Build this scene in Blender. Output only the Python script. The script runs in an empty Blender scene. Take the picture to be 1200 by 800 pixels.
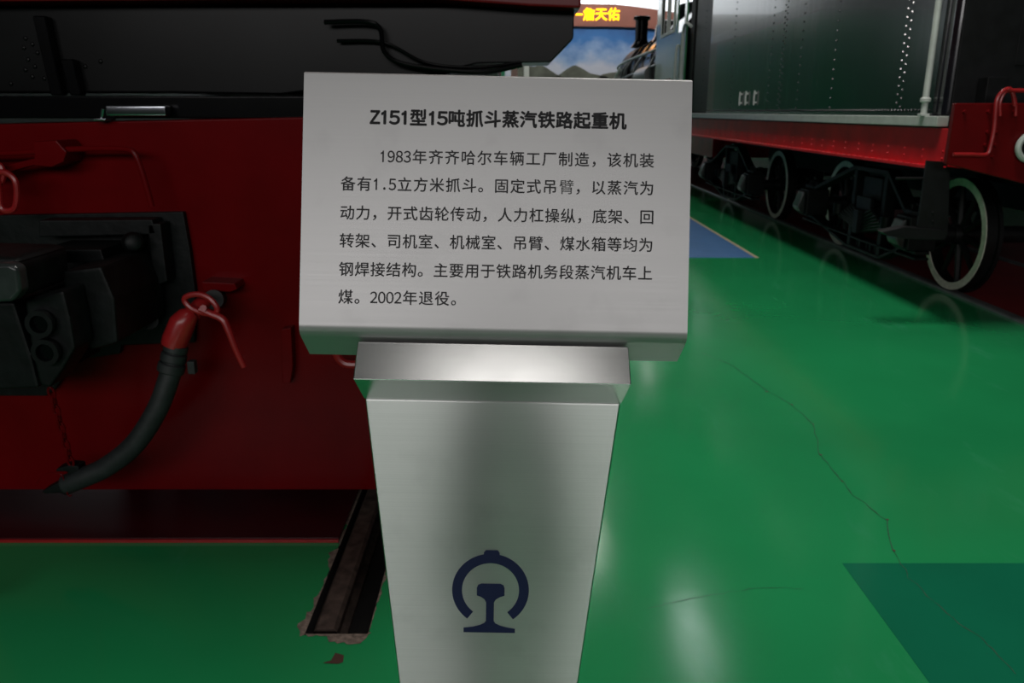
import bpy, bmesh, math, random
from mathutils import Vector, Matrix, Euler
random.seed(7)
PI = math.pi
S = bpy.context.scene
COL = S.collection

# ------------------------------------------------------------------ camera, light, exposure
F = 938.0                       # focal length in pixels of the 1200 px wide frame
PITCH = math.radians(16.06)
EYE = Vector((0, 0, 1.5))
cam_d = bpy.data.cameras.new('camera')
cam_d.sensor_width = 36; cam_d.lens = F / 1200 * 36
cam_d.clip_start = 0.05; cam_d.clip_end = 200
cam_d.dof.use_dof = True; cam_d.dof.focus_distance = 1.06; cam_d.dof.aperture_fstop = 11.0
cam = bpy.data.objects.new('camera', cam_d); COL.objects.link(cam)
cam.location = EYE; cam.rotation_euler = (PI/2 - PITCH, 0, 0)
S.camera = cam
S.view_settings.view_transform = 'Standard'; S.view_settings.look = 'None'
S.view_settings.gamma = 1; S.view_settings.use_curve_mapping = False
S.view_settings.exposure = 0.0
w = bpy.data.worlds.new('world'); S.world = w; w.use_nodes = True
w.node_tree.nodes['Background'].inputs[0].default_value = (.8, .85, .9, 1)
w.node_tree.nodes['Background'].inputs[1].default_value = 0.05

def area(name, loc, rot, sx, sy, power, col=(1, .97, .93)):
    d = bpy.data.lights.new(name, 'AREA'); d.shape = 'RECTANGLE'
    d.size = sx; d.size_y = sy; d.energy = power; d.color = col
    o = bpy.data.objects.new(name, d); COL.objects.link(o)
    o.location = loc; o.rotation_euler = rot
    return o
for y, p in ((4.4, 235), (7.4, 45)):
    area('aisle_lamp_light', (1.6, y, 7.0), (0, 0, 0), .8, 2.0, p)
for y in (15, 20, 26):
    area('aisle_lamp_light', (1.5, y, 7.0), (0, 0, 0), .5, 2.0, 40)
area('aisle_lamp_light', (3.05, 11.6, 7.0), (0, 0, 0), .3, 2.2, 18, (.9, .97, 1))
area('ledge_fill_light', (.12, -1.2, 7.0), (0, 0, 0), 1.3, 1.0, 14)  # unseen light added above the camera to brighten the sign's ledge
area('camera_side_fill', (-1.2, -8.9, 4.4), (math.radians(90), 0, 0), 11, 2.0, 440, (1, .97, .97))  # unseen broad fill added behind the camera to light the sign face
area('far_wall_wash', (2, 30.5, 7.6), (math.radians(-60), 0, PI), 12, .6, 420)

# ------------------------------------------------------------------ pixel helpers (photograph is 1200 x 800)
AX = Vector((0, math.cos(PITCH), -math.sin(PITCH)))
UP = Vector((0, math.sin(PITCH), math.cos(PITCH)))
def ray(px, py):
    return AX + Vector((1, 0, 0)) * ((px - 600) / F) + UP * ((400 - py) / F)
def onY(px, py, Y):
    r = ray(px, py); return EYE + r * (Y / r.y)
def onX(px, py, X):
    r = ray(px, py); return EYE + r * (X / r.x)
def onZ(px, py, z=0.0):
    r = ray(px, py); return EYE + r * ((z - 1.5) / r.z)

# ------------------------------------------------------------------ materials
def mat(name, col, rough=.5, metal=0., var=.0, scale=6., bump=0., coat=0., emit=0., spec=.5, aniso=0., rvar=0., dirt=None):
    m = bpy.data.materials.new(name); m.use_nodes = True
    nt = m.node_tree; n = nt.nodes; l = nt.links
    b = n['Principled BSDF']
    b.inputs['Base Color'].default_value = (*col, 1)
    b.inputs['Roughness'].default_value = rough
    b.inputs['Metallic'].default_value = metal
    b.inputs['Specular IOR Level'].default_value = spec
    b.inputs['Coat Weight'].default_value = coat
    b.inputs['Anisotropic'].default_value = aniso
    if emit:
        b.inputs['Emission Color'].default_value = (*col, 1)
        b.inputs['Emission Strength'].default_value = emit
    if var or bump or rvar or dirt:
        tc = n.new('ShaderNodeTexCoord'); ns = n.new('ShaderNodeTexNoise')
        ns.inputs['Scale'].default_value = scale; ns.inputs['Detail'].default_value = 5
        l.new(tc.outputs['Object'], ns.inputs['Vector'])
        if var or dirt:
            r = n.new('ShaderNodeValToRGB')
            r.color_ramp.elements[0].position = .3; r.color_ramp.elements[1].position = .7
            lo = dirt if dirt else tuple(c * (1 - var) for c in col)
            r.color_ramp.elements[0].color = (*lo, 1)
            r.color_ramp.elements[1].color = (*[min(1, c * (1 + var)) for c in col], 1)
            l.new(ns.outputs['Fac'], r.inputs[0]); l.new(r.outputs[0], b.inputs['Base Color'])
        if rvar:
            mr = n.new('ShaderNodeMapRange')
            mr.inputs[3].default_value = max(0, rough - rvar); mr.inputs[4].default_value = min(1, rough + rvar)
            l.new(ns.outputs['Fac'], mr.inputs[0]); l.new(mr.outputs[0], b.inputs['Roughness'])
        if bump:
            bp = n.new('ShaderNodeBump'); bp.inputs['Strength'].default_value = bump; bp.inputs['Distance'].default_value = .01
            l.new(ns.outputs['Fac'], bp.inputs['Height']); l.new(bp.outputs[0], b.inputs['Normal'])
    return m

def floor_mat():
    m = mat('green_epoxy', (.016, .29, .095), .13, 0, .10, .9, 0, 0, 0, .5)
    nt = m.node_tree; n = nt.nodes; l = nt.links; b = n['Principled BSDF']
    tc = [x for x in n if x.type == 'TEX_COORD'][0]
    ramp = [x for x in n if x.type == 'VALTORGB'][0]
    # worn pale smears and fine scratches
    mp = n.new('ShaderNodeMapping'); mp.inputs['Scale'].default_value = (2.2, .7, 1); mp.inputs['Rotation'].default_value = (0, 0, .5)
    n2 = n.new('ShaderNodeTexNoise'); n2.inputs['Scale'].default_value = 1.7; n2.inputs['Detail'].default_value = 8; n2.inputs['Roughness'].default_value = .65
    l.new(tc.outputs['Object'], mp.inputs['Vector']); l.new(mp.outputs[0], n2.inputs['Vector'])
    r2 = n.new('ShaderNodeValToRGB'); r2.color_ramp.elements[0].position = .6; r2.color_ramp.elements[1].position = .82
    l.new(n2.outputs['Fac'], r2.inputs[0])
    mx = n.new('ShaderNodeMix'); mx.data_type = 'RGBA'
    mx.inputs['B'].default_value = (.06, .36, .19, 1)
    mul = n.new('ShaderNodeMath'); mul.operation = 'MULTIPLY'; mul.inputs[1].default_value = .6
    l.new(r2.outputs[0], mul.inputs[0]); l.new(mul.outputs[0], mx.inputs['Factor'])
    l.new(ramp.outputs[0], mx.inputs['A']); l.new(mx.outputs['Result'], b.inputs['Base Color'])
    # slow waviness of the poured floor
    n3 = n.new('ShaderNodeTexNoise'); n3.inputs['Scale'].default_value = 5; n3.inputs['Detail'].default_value = 3
    l.new(tc.outputs['Object'], n3.inputs['Vector'])
    bp = n.new('ShaderNodeBump'); bp.inputs['Strength'].default_value = .035; bp.inputs['Distance'].default_value = .02
    l.new(n3.outputs['Fac'], bp.inputs['Height']); l.new(bp.outputs[0], b.inputs['Normal'])
    mr = n.new('ShaderNodeMapRange'); mr.inputs[3].default_value = .07; mr.inputs[4].default_value = .22
    l.new(n2.outputs['Fac'], mr.inputs[0]); l.new(mr.outputs[0], b.inputs['Roughness'])
    return m

def brushed(name, col, rough, aniso, metal=1., streak=.04):
    m = bpy.data.materials.new(name); m.use_nodes = True
    nt = m.node_tree; n = nt.nodes; l = nt.links; b = n['Principled BSDF']
    b.inputs['Metallic'].default_value = metal
    b.inputs['Anisotropic'].default_value = aniso
    tc = n.new('ShaderNodeTexCoord')
    mp = n.new('ShaderNodeMapping'); mp.inputs['Scale'].default_value = (3, 3, 900)
    ns = n.new('ShaderNodeTexNoise'); ns.inputs['Scale'].default_value = 1; ns.inputs['Detail'].default_value = 3
    l.new(tc.outputs['Object'], mp.inputs['Vector']); l.new(mp.outputs[0], ns.inputs['Vector'])
    n2 = n.new('ShaderNodeTexNoise'); n2.inputs['Scale'].default_value = 14; n2.inputs['Detail'].default_value = 6
    l.new(tc.outputs['Object'], n2.inputs['Vector'])
    r = n.new('ShaderNodeValToRGB')
    r.color_ramp.elements[0].position = .25; r.color_ramp.elements[1].position = .75
    r.color_ramp.elements[0].color = (*[c * (1 - streak) for c in col], 1)
    r.color_ramp.elements[1].color = (*[c * (1 + streak) for c in col], 1)
    l.new(ns.outputs['Fac'], r.inputs[0])
    r2 = n.new('ShaderNodeValToRGB'); r2.color_ramp.elements[0].position = .2; r2.color_ramp.elements[1].position = .45
    r2.color_ramp.elements[0].color = (.82, .82, .82, 1); r2.color_ramp.elements[1].color = (1, 1, 1, 1)
    l.new(n2.outputs['Fac'], r2.inputs[0])
    mx = n.new('ShaderNodeMix'); mx.data_type = 'RGBA'; mx.blend_type = 'MULTIPLY'; mx.inputs['Factor'].default_value = .6
    l.new(r.outputs[0], mx.inputs['A']); l.new(r2.outputs[0], mx.inputs['B'])
    l.new(mx.outputs['Result'], b.inputs['Base Color'])
    mr = n.new('ShaderNodeMapRange'); mr.inputs[3].default_value = rough - .04; mr.inputs[4].default_value = rough + .04
    l.new(ns.outputs['Fac'], mr.inputs[0]); l.new(mr.outputs[0], b.inputs['Roughness'])
    if aniso:
        tg = n.new('ShaderNodeTangent'); tg.direction_type = 'UV_MAP'; tg.uv_map = 'UVMap'
        l.new(tg.outputs[0], b.inputs['Tangent']); b.inputs['Anisotropic Rotation'].default_value = .25
    return m

def tank_mat():
    m = mat('tank_black_gloss', (.008, .009, .012), .2, 0, .3, 3, 0, .3)
    nt = m.node_tree; n = nt.nodes; l = nt.links; b = n['Principled BSDF']
    tc = n.new('ShaderNodeTexCoord'); mp = n.new('ShaderNodeMapping'); mp.inputs['Scale'].default_value = (9, 9, .5)
    ns = n.new('ShaderNodeTexNoise'); ns.inputs['Scale'].default_value = 1.0; ns.inputs['Detail'].default_value = 6
    l.new(tc.outputs['Object'], mp.inputs[0]); l.new(mp.outputs[0], ns.inputs['Vector'])
    bp = n.new('ShaderNodeBump'); bp.inputs['Strength'].default_value = .12; bp.inputs['Distance'].default_value = .01
    l.new(ns.outputs['Fac'], bp.inputs['Height']); l.new(bp.outputs[0], b.inputs['Normal'])
    return m

M = {
 'floor': floor_mat(),
 'patch': mat('dark_green_epoxy', (.006, .17, .085), .16, 0, .08, 2),
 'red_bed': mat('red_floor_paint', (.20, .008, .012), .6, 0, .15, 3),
 'red_bed_shade': mat('shaded_red_floor_paint', (.035, .0025, .005), .35, 0, .25, 5),  # red floor paint darkened to stand for the shade of the crane
 'blue_mat': mat('blue_floor_paint', (.085, .21, .44), .35, 0, .06, 4),
 'beige': mat('beige_line', (.5, .42, .28), .4, 0, .05, 8),
 'concrete': mat('broken_concrete', (.20, .15, .12), .9, 0, .5, 60, .6),
 'pit': mat('grimy_slot', (.006, .005, .005), .9, 0, .3, 20, .2),
 'rail': mat('rusty_rail', (.075, .052, .042), .6, .3, .5, 30, .3),
 'crack': mat('crack_dark', (.012, .07, .035), .7, 0, .5, 40),
 'crackred': mat('crack_redbrown', (.07, .025, .015), .7),
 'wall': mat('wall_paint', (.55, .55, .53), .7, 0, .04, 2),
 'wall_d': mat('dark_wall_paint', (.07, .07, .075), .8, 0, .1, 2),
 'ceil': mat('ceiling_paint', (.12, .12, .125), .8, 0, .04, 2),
 'pale': mat('window_light', (.9, .95, 1.0), .5, emit=1.6),
 'panel': brushed('satin_steel_panel', (.385, .38, .378), .43, 0, .65, .02),
 'steel': brushed('brushed_steel', (.70, .70, .69), .355, 1.0),
 'ledge': brushed('brushed_steel_ledge', (.62, .62, .62), .22, 0),
 'ink': mat('black_ink', (.022, .021, .024), .5),
 'ink_worn': mat('worn_ink', (.13, .13, .13), .6, 0, .5, 120),
 'navy': mat('navy_print', (.010, .010, .075), .45),
 'red': mat('crane_red_paint', (.115, .0020, .0032), .22, 0, .12, 4, 0, spec=.06),
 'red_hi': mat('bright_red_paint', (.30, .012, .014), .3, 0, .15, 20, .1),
 'red_t': mat('tender_red_paint', (.60, .010, .018), .28, 0, .18, 5, .05, spec=.22),
 'red_b': mat('shaded_red_paint', (.12, .003, .004), .32, 0, .15, 5, .05, spec=.18),  # tender red darkened to stand for the weaker light on its end beam
 'black': mat('black_gloss_paint', (.002, .002, .0025), .2, 0, .3, 4, .05, spec=.12),
 'blackm': mat('black_matt_paint', (.0045, .005, .0055), .5, 0, .4, 10, .15, spec=.25),
 'greas': mat('greasy_iron', (.0034, .0046, .0048), .5, 0, .5, 18, .25, spec=.2),
 'rubber': mat('black_rubber', (.014, .017, .018), .6, 0, .3, 30, .1),
 'tank': tank_mat(),
 'white': mat('white_paint', (.50, .54, .50), .45, 0, .1, 10),
 'tyre': mat('white_tyre_paint', (.80, .77, .66), .5, 0, .15, 20),
 'chrome': mat('bare_steel', (.42, .44, .48), .14, 1, .1, 20),
 'sheen_black': mat('sheen_black_paint', (.0042, .0044, .0047), .3, 0, .5, 2.5, 0, spec=.12),  # black lifted slightly to stand for a dim reflection on the platform
 'iron': mat('painted_iron', (.025, .03, .03), .3, 0, .3, 14, .1),
 'grey': mat('grey_steel', (.16, .17, .17), .4, .4, .2, 12),
 'green': mat('cab_green_gloss', (.03, .17, .065), .18, 0, .2, 3, .05, coat=.4),
 'cgreen': mat('wagon_green', (.010, .46, .20), .35, 0, .2, 1.5),
 'pink': mat('pale_pink_board', (.75, .42, .38), .6),
 'brown': mat('brown_header', (.24, .085, .06), .6, 0, .1, 2),
 'glyph': mat('yellow_sign_light', (1, .72, .02), .5, emit=1.0),
 'mount': mat('painted_mountain', (.10, .105, .085), .8, 0, .55, 1.2),
 'cloth': mat('dark_jacket', (.008, .008, .010), .85, 0, .2, 30),
 'trouser': mat('dark_trousers', (.012, .013, .018), .85, 0, .2, 30),
 'skin': mat('skin', (.42, .25, .18), .55, 0, .05, 20),
 'hair': mat('black_hair', (.012, .01, .009), .5),
 'glass': mat('window_glass', (.25, .32, .30), .08, 0),
}

# ------------------------------------------------------------------ mesh helpers
ORG = {}
def link(o):
    COL.objects.link(o); return o
def thing(name, label, cat, loc=(0, 0, 0), rot=(0, 0, 0), group=None):
    o = link(bpy.data.objects.new(name, None)); o.location = loc; o.rotation_euler = rot
    o.empty_display_size = .2
    o['label'] = label; o['category'] = cat
    if group: o['group'] = group
    ORG[o.name] = Vector(loc)
    return o
def tag(o, label, cat, group=None):
    o['label'] = label; o['category'] = cat
    if group: o['group'] = group
    return o
def obj(name, bm, m, parent=None, local=False, angle=35, label=None, recalc=True):
    """One mesh object; vertices are given in world space unless local."""
    if recalc: bmesh.ops.recalc_face_normals(bm, faces=bm.faces)
    org = Vector((0, 0, 0))
    if parent is not None: org = ORG[parent.name]
    elif not local:
        xs = [v.co.x for v in bm.verts]; ys = [v.co.y for v in bm.verts]; zs = [v.co.z for v in bm.verts]
        org = Vector(((min(xs)+max(xs))/2, (min(ys)+max(ys))/2, min(zs)))
    if not local:
        bmesh.ops.translate(bm, verts=bm.verts, vec=-org)
    me = bpy.data.meshes.new(name); bm.to_mesh(me); bm.free()
    me.polygons.foreach_set('use_smooth', [True] * len(me.polygons))
    me.set_sharp_from_angle(angle=math.radians(angle))
    for x in (m if isinstance(m, (list, tuple)) else [m]): me.materials.append(x)
    o = link(bpy.data.objects.new(name, me))
    wn = o.modifiers.new('normals', 'WEIGHTED_NORMAL'); wn.keep_sharp = True; wn.weight = 100
    if parent is not None: o.parent = parent
    elif not local: o.location = org
    ORG[o.name] = org
    if label: o['label'] = label
    return o
def struct(name, bm, m, parent=None):
    o = obj(name, bm, m, parent); o['kind'] = 'structure'; return o
def B(): return bmesh.new()
def box(bm, x0, x1, y0, y1, z0, z1, bev=0., mx=None, seg=2):
    vs = [bm.verts.new(p) for p in ((x0,y0,z0),(x1,y0,z0),(x1,y1,z0),(x0,y1,z0),(x0,y0,z1),(x1,y0,z1),(x1,y1,z1),(x0,y1,z1))]
    fs = [bm.faces.new([vs[i] for i in q]) for q in ((3,2,1,0),(4,5,6,7),(0,1,5,4),(1,2,6,5),(2,3,7,6),(3,0,4,7))]
    allv = vs
    if bev:
        es = list({e for f in fs for e in f.edges})
        r = bmesh.ops.bevel(bm, geom=es, offset=bev, segments=seg, profile=.5, affect='EDGES')
        allv = list({v for f in r['faces'] for v in f.verts} | {v for v in vs if v.is_valid})
    if mx is not None: bmesh.ops.transform(bm, matrix=mx, verts=allv)
    return bm
def prism(bm, pts, vec, bev=0., seg=2):
    """Extrude a 3-D polygon along vec."""
    vec = Vector(vec); a = [bm.verts.new(Vector(p)) for p in pts]; b = [bm.verts.new(Vector(p) + vec) for p in pts]
    n = len(pts); fs = [bm.faces.new(a), bm.faces.new(b[::-1])]
    for i in range(n): fs.append(bm.faces.new((a[i], b[i], b[(i+1) % n], a[(i+1) % n])))
    if bev:
        es = list({e for f in fs for e in f.edges})
        bmesh.ops.recalc_face_normals(bm, faces=fs)
        bmesh.ops.bevel(bm, geom=es, offset=bev, segments=seg, profile=.5, affect='EDGES')
    return bm
def frame_of(d):
    d = d.normalized(); u = Vector((0, 0, 1)) if abs(d.z) < .9 else Vector((1, 0, 0))
    x = d.cross(u).normalized(); return x, x.cross(d).normalized()
def tube(bm, pts, r, n=10, closed=False, caps=True):
    pts = [Vector(p) for p in pts]; N = len(pts); rings = []
    rr = r if isinstance(r, (list, tuple)) else [r] * N
    px = None
    for i, p in enumerate(pts):
        if closed: d = pts[(i+1) % N] - pts[i-1]
        else: d = pts[min(i+1, N-1)] - pts[max(i-1, 0)]
        d.normalize()
        if px is None: x, y = frame_of(d)
        else:
            x = (px - d * px.dot(d)).normalized(); y = x.cross(d).normalized()
        px = x
        rings.append([bm.verts.new(p + (x * math.cos(2*PI*k/n) + y * math.sin(2*PI*k/n)) * rr[i]) for k in range(n)])
    for i in range(N if closed else N - 1):
        a, b = rings[i], rings[(i+1) % N]
        for k in range(n): bm.faces.new((a[k], a[(k+1) % n], b[(k+1) % n], b[k]))
    if caps and not closed:
        bm.faces.new(rings[0][::-1]); bm.faces.new(rings[-1])
    return bm
def cyl(bm, p0, p1, r0, r1=None, n=16):
    return tube(bm, [p0, p1], [r0, r0 if r1 is None else r1], n)
def smooth(pts, k=6, closed=False):
    """Catmull-Rom through pts."""
    P = [Vector(p) for p in pts]; out = []; N = len(P)
    for i in range(N if closed else N - 1):
        g = (lambda j: P[j % N]) if closed else (lambda j: P[min(max(j, 0), N-1)])
        a, b, c, d = g(i-1), g(i), g(i+1), g(i+2)
        for s in range(k):
            t = s / k
            out.append(.5 * ((2*b) + (c-a)*t + (2*a-5*b+4*c-d)*t*t + (3*b-a-3*c+d)*t**3))
    if not closed: out.append(P[-1])
    return out
def ball(bm, c, r, sc=(1, 1, 1), u=12, v=8):
    mx = Matrix.Translation(Vector(c)) @ Matrix.Diagonal((*[r * s for s in sc], 1))
    bmesh.ops.create_uvsphere(bm, u_segments=u, v_segments=v, radius=1, matrix=mx)
    return bm
def rivet(bm, c, nrm, r=.012):
    """A domed head on a surface of normal nrm."""
    nrm = Vector(nrm).normalized(); x, y = frame_of(nrm); c = Vector(c); n = 6
    r0 = [bm.verts.new(c + (x*math.cos(2*PI*k/n) + y*math.sin(2*PI*k/n)) * r - nrm*.001) for k in range(n)]
    r1 = [bm.verts.new(c + (x*math.cos(2*PI*k/n) + y*math.sin(2*PI*k/n)) * r * .7 + nrm * r * .5) for k in range(n)]
    t = bm.verts.new(c + nrm * r * .75)
    for k in range(n):
        bm.faces.new((r0[k], r0[(k+1) % n], r1[(k+1) % n], r1[k])); bm.faces.new((r1[k], r1[(k+1) % n], t))
def annulus(bm, c, axis, ro, ri, t, n=40, off=0.):
    """A flat ring of thickness t about axis."""
    axis = Vector(axis).normalized(); x, y = frame_of(axis); c = Vector(c) + axis * off
    R = []
    for (r, h) in ((ro, 0), (ro, t), (ri, t), (ri, 0)):
        R.append([bm.verts.new(c + (x*math.cos(2*PI*k/n) + y*math.sin(2*PI*k/n)) * r + axis * h) for k in range(n)])
    for j in range(4):
        a, b = R[j], R[(j+1) % 4]
        for k in range(n): bm.faces.new((a[k], a[(k+1) % n], b[(k+1) % n], b[k]))
    return bm
def chain(bm, p0, p1, n, r=.004, wid=.011):
    p0, p1 = Vector(p0), Vector(p1); d = (p1 - p0); L = d.length / n; d.normalize(); x, y = frame_of(d)
    for i in range(n):
        c = p0 + d * L * (i + .5); s = x if i % 2 else y
        h = L * .62
        pts = [c + d * (h * math.sin(a) if abs(math.sin(a)) < 2 else 0) + s * (wid * math.cos(a)) for a in [2*PI*k/12 for k in range(12)]]
        tube(bm, pts, r, 6, closed=True)
GC = {}
# a plain figure one: stem and flag, no foot
GC[('１', 0)] = ([(.455, 0), (.545, 0), (.545, .735), (.475, .735), (.445, .665), (.33, .60), (.33, .515), (.455, .565)], [(0, 1, 2, 3, 4, 5, 6, 7)])
def glyph(ch, off):
    if (ch, off) in GC: return GC[(ch, off)]
    cu = bpy.data.curves.new('glyph', 'FONT'); cu.body = ch; cu.size = 1; cu.offset = off; cu.resolution_u = 4; cu.fill_mode = 'FRONT'
    o = bpy.data.objects.new('glyph', cu); COL.objects.link(o)
    dg = bpy.context.evaluated_depsgraph_get(); me = o.evaluated_get(dg).to_mesh()
    g = ([tuple(v.co) for v in me.vertices], [tuple(p.vertices) for p in me.polygons])
    o.evaluated_get(dg).to_mesh_clear()
    bpy.data.objects.remove(o); bpy.data.curves.remove(cu)
    GC[(ch, off)] = g; return g
def put_glyph(bm, ch, c, ux, uy, size, sx=1., off=0.):
    """Place a character's em square centred on c, spanned by ux, uy."""
    if off > .015:
        for k in range(8):
            put_glyph(bm, ch, Vector(c) + (ux*math.cos(k*PI/4) + uy*math.sin(k*PI/4)) * off * size, ux, uy, size, sx, 0)
        off = 0
    elif off > 0:
        put_glyph(bm, ch, Vector(c) + ux * off * size, ux, uy, size, sx, 0); put_glyph(bm, ch, Vector(c) + uy * off * size, ux, uy, size, sx, 0)
        c = Vector(c) - (ux + uy) * off * size; off = 0
    vs, fs = glyph(ch, off); c = Vector(c)
    bv = [bm.verts.new(c + ux * ((v[0] - .5) * size * sx) + uy * ((v[1] - .38) * size)) for v in vs]
    for f in fs:
        try: bm.faces.new([bv[i] for i in f])
        except ValueError: pass

# ------------------------------------------------------------------ the hall
X0, X1, Y0, Y1, H = -13.0, 9.0, -9.5, 38.0, 9.0
SLOT = (-.622, -.428, 2.05, 12.0)
bm = B()
xs = [X0, SLOT[0], SLOT[1], X1]; ys = [Y0, SLOT[2], SLOT[3], Y1]
g = [[bm.verts.new((x, y, 0)) for y in ys] for x in xs]
for i in range(3):
    for j in range(3):
        if (i, j) != (1, 1): bm.faces.new((g[i][j], g[i+1][j], g[i+1][j+1], g[i][j+1]))
fl = B(); bm2 = bm
floor = struct('floor', bm, M['floor']); fl.free()
bm = B()   # the open flangeway the rail lies in
box(bm, SLOT[0]-.02, SLOT[0], SLOT[2]-.02, SLOT[3], -.16, -.001)
box(bm, SLOT[1], SLOT[1]+.02, SLOT[2]-.02, SLOT[3], -.16, -.001)
box(bm, SLOT[0], SLOT[1], SLOT[2]-.02, SLOT[2], -.16, -.001)
box(bm, SLOT[0]-.02, SLOT[1]+.02, SLOT[2]-.02, SLOT[3], -.18, -.16)
struct('slot', bm, M['pit'], floor)
bm = B()   # ragged concrete round the slot
def ragged(bm, pts, wmin, wmax, side):
    prev = None; k = (wmin+wmax)/2
    for i, p in enumerate(pts):
        p = Vector(p); a = bm.verts.new(p + Vector((0, 0, .0015)))
        k = min(wmax, max(wmin, k + random.gauss(0, .35)*(wmax-wmin)))
        b = bm.verts.new(p + side * k + Vector((random.uniform(-.004, .004), random.uniform(-.01, .01), .0015)))
        if prev: bm.faces.new((prev[0], a, b, prev[1]))
        prev = (a, b)
N = 46
ragged(bm, [(SLOT[0]+.004, SLOT[2] + .95*i/N, 0) for i in range(N+1)], .002, .030, Vector((-1, 0, 0)))
ragged(bm, [(SLOT[1]-.002, SLOT[2] + .95*i/N, 0) for i in range(N+1)], .0, .008, Vector((1, 0, 0)))
ragged(bm, [(SLOT[0] + (SLOT[1]-SLOT[0])*i/14, SLOT[2]+.004, 0) for i in range(15)], .004, .045, Vector((0, -1, 0)))
struct('chipped_edge', bm, M['concrete'], floor)
# darker repainted rectangle near the camera
a = onZ(995, 660); b_ = onZ(1080, 800)
bm = B(); box(bm, 1.14, 3.2, .2, a.y, 0, .0012)
struct('patch', bm, M['patch'], floor)
# cracks
def crack(bm, px, w):
    P = [onZ(*p) for p in px]; pts = []
    for i in range(len(P)-1):
        for s in range(6):
            q = P[i].lerp(P[i+1], s/6); q += Vector((random.uniform(-1, 1), random.uniform(-1, 1), 0)) * .006; pts.append(q)
    pts.append(P[-1]); prev = None
    for i, p in enumerate(pts):
        d = (pts[min(i+1, len(pts)-1)] - pts[max(i-1, 0)]).normalized(); s = Vector((-d.y, d.x, 0)) * w * random.uniform(.25, 1)
        q = (bm.verts.new(p + s + Vector((0, 0, .0018))), bm.verts.new(p - s + Vector((0, 0, .0018))))
        if prev: bm.faces.new((prev[0], q[0], q[1], prev[1]))
        prev = q
bm = B()
crack(bm, [(822, 413), (858, 428), (898, 457), (928, 474), (953, 497), (960, 532), (978, 552), (1000, 580), (1040, 610), (1046, 645), (1066, 678), (1110, 720), (1150, 748), (1190, 790)], .0022)
crack(bm, [(760, 712), (800, 704), (856, 694), (900, 688), (940, 690)], .0012)
struct('crack', bm, M['crack'], floor)
bm = B()
for q in ((898, 459), (928, 474), (953, 497), (962, 533), (987, 564), (1040, 609), (1047, 645)):
    c = onZ(*q); n = 7
    vs = [bm.verts.new(c + Vector((math.cos(2*PI*k/n)*random.uniform(.003, .008), math.sin(2*PI*k/n)*random.uniform(.003, .009), .002))) for k in range(n)]
    bm.faces.new(vs)
struct('crack_chip', bm, M['crackred'], floor)
bm = B()   # the chip of missing paint
vs = [bm.verts.new(onZ(*p) + Vector((0, 0, .0015))) for p in ((378, 777), (388, 774), (393, 765), (403, 768), (402, 776), (396, 778))]
bm.faces.new(vs)
struct('paint_chip', bm, M['crackred'], floor)

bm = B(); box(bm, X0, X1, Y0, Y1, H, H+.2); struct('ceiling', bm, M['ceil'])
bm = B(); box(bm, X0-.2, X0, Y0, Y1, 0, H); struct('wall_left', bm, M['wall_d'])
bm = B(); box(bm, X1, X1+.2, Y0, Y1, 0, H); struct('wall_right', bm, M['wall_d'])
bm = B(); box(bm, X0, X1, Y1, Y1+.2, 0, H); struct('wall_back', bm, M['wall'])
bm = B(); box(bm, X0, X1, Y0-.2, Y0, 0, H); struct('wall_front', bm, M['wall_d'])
bm = B(); box(bm, -6, 10, Y1-.06, Y1-.02, 5.6, 8.4); struct('window_1', bm, M['pale'])
for i, y in enumerate((24, 31)):
    bm = B(); box(bm, X0+.02, X0+.06, y, y+5, 3.6, 7.6); struct('window_%d' % (i+2), bm, M['pale'])
bm = B(); box(bm, onY(614, 80, 33).x, onY(620, 80, 33).x, 32.8, 33.1, 0, H, .02); struct('column', bm, M['wall'])

# track bed of the crane: red slab, slightly proud of the green floor
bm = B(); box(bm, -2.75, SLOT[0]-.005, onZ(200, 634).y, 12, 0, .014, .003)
struct('trackbed', bm, M['red_bed_shade'])
bm = B(); box(bm, -2.75, SLOT[0]-.005, onZ(200, 634).y-.012, onZ(200, 634).y-.001, 0, .012, .002)  # slab's front edge in brighter red, standing for the light on it
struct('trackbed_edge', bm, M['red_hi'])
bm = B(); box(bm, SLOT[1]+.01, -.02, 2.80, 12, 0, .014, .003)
struct('trackbed', bm, M['red_bed_shade'])
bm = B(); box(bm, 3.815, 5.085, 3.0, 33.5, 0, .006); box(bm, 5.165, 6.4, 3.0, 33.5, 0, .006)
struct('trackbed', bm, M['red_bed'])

def rail_profile(x, top, hw=.036, h=.14):
    """Flat-bottom rail outline in the XZ plane."""
    P = [(-.055, -h), (.030, -h), (.030, -h+.011), (.010, -h+.026), (.008, -.045), (hw-.002, -.034), (hw, -.012), (hw-.010, 0), (-hw+.010, 0), (-hw, -.012), (-hw+.002, -.034), (-.008, -.045), (-.010, -h+.026), (-.055, -h+.011)]
    return [(x+a, 0, top+b) for a, b in P]
def make_rail(x, y0, y1, top, label, m):
    bm = B(); prism(bm, [(p[0], y0, p[2]) for p in rail_profile(x, top)], (0, y1-y0, 0))
    return tag(obj('rail', bm, m), label, 'rail')
make_rail(-.566, 2.085, 11.9, -.004, 'rusty rail end in a broken slot of the green floor beside the steel sign', M['rail'])

# flush rails of the black tender: a low head standing above the floor
for x, lab in ((3.775, 'grey rail edging the green floor under the white-rimmed tender wheels'),
               (5.125, 'rail in the red track bed under the far wheels of the black tender')):
    bm = B(); prism(bm, [(x-.036, 3.0, 0), (x+.036, 3.0, 0), (x+.036, 3.0, .018), (x+.028, 3.0, .026), (x-.028, 3.0, .026), (x-.036, 3.0, .018)], (0, 30.5, 0))
    tag(obj('rail', bm, M['grey']), lab, 'rail')

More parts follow.
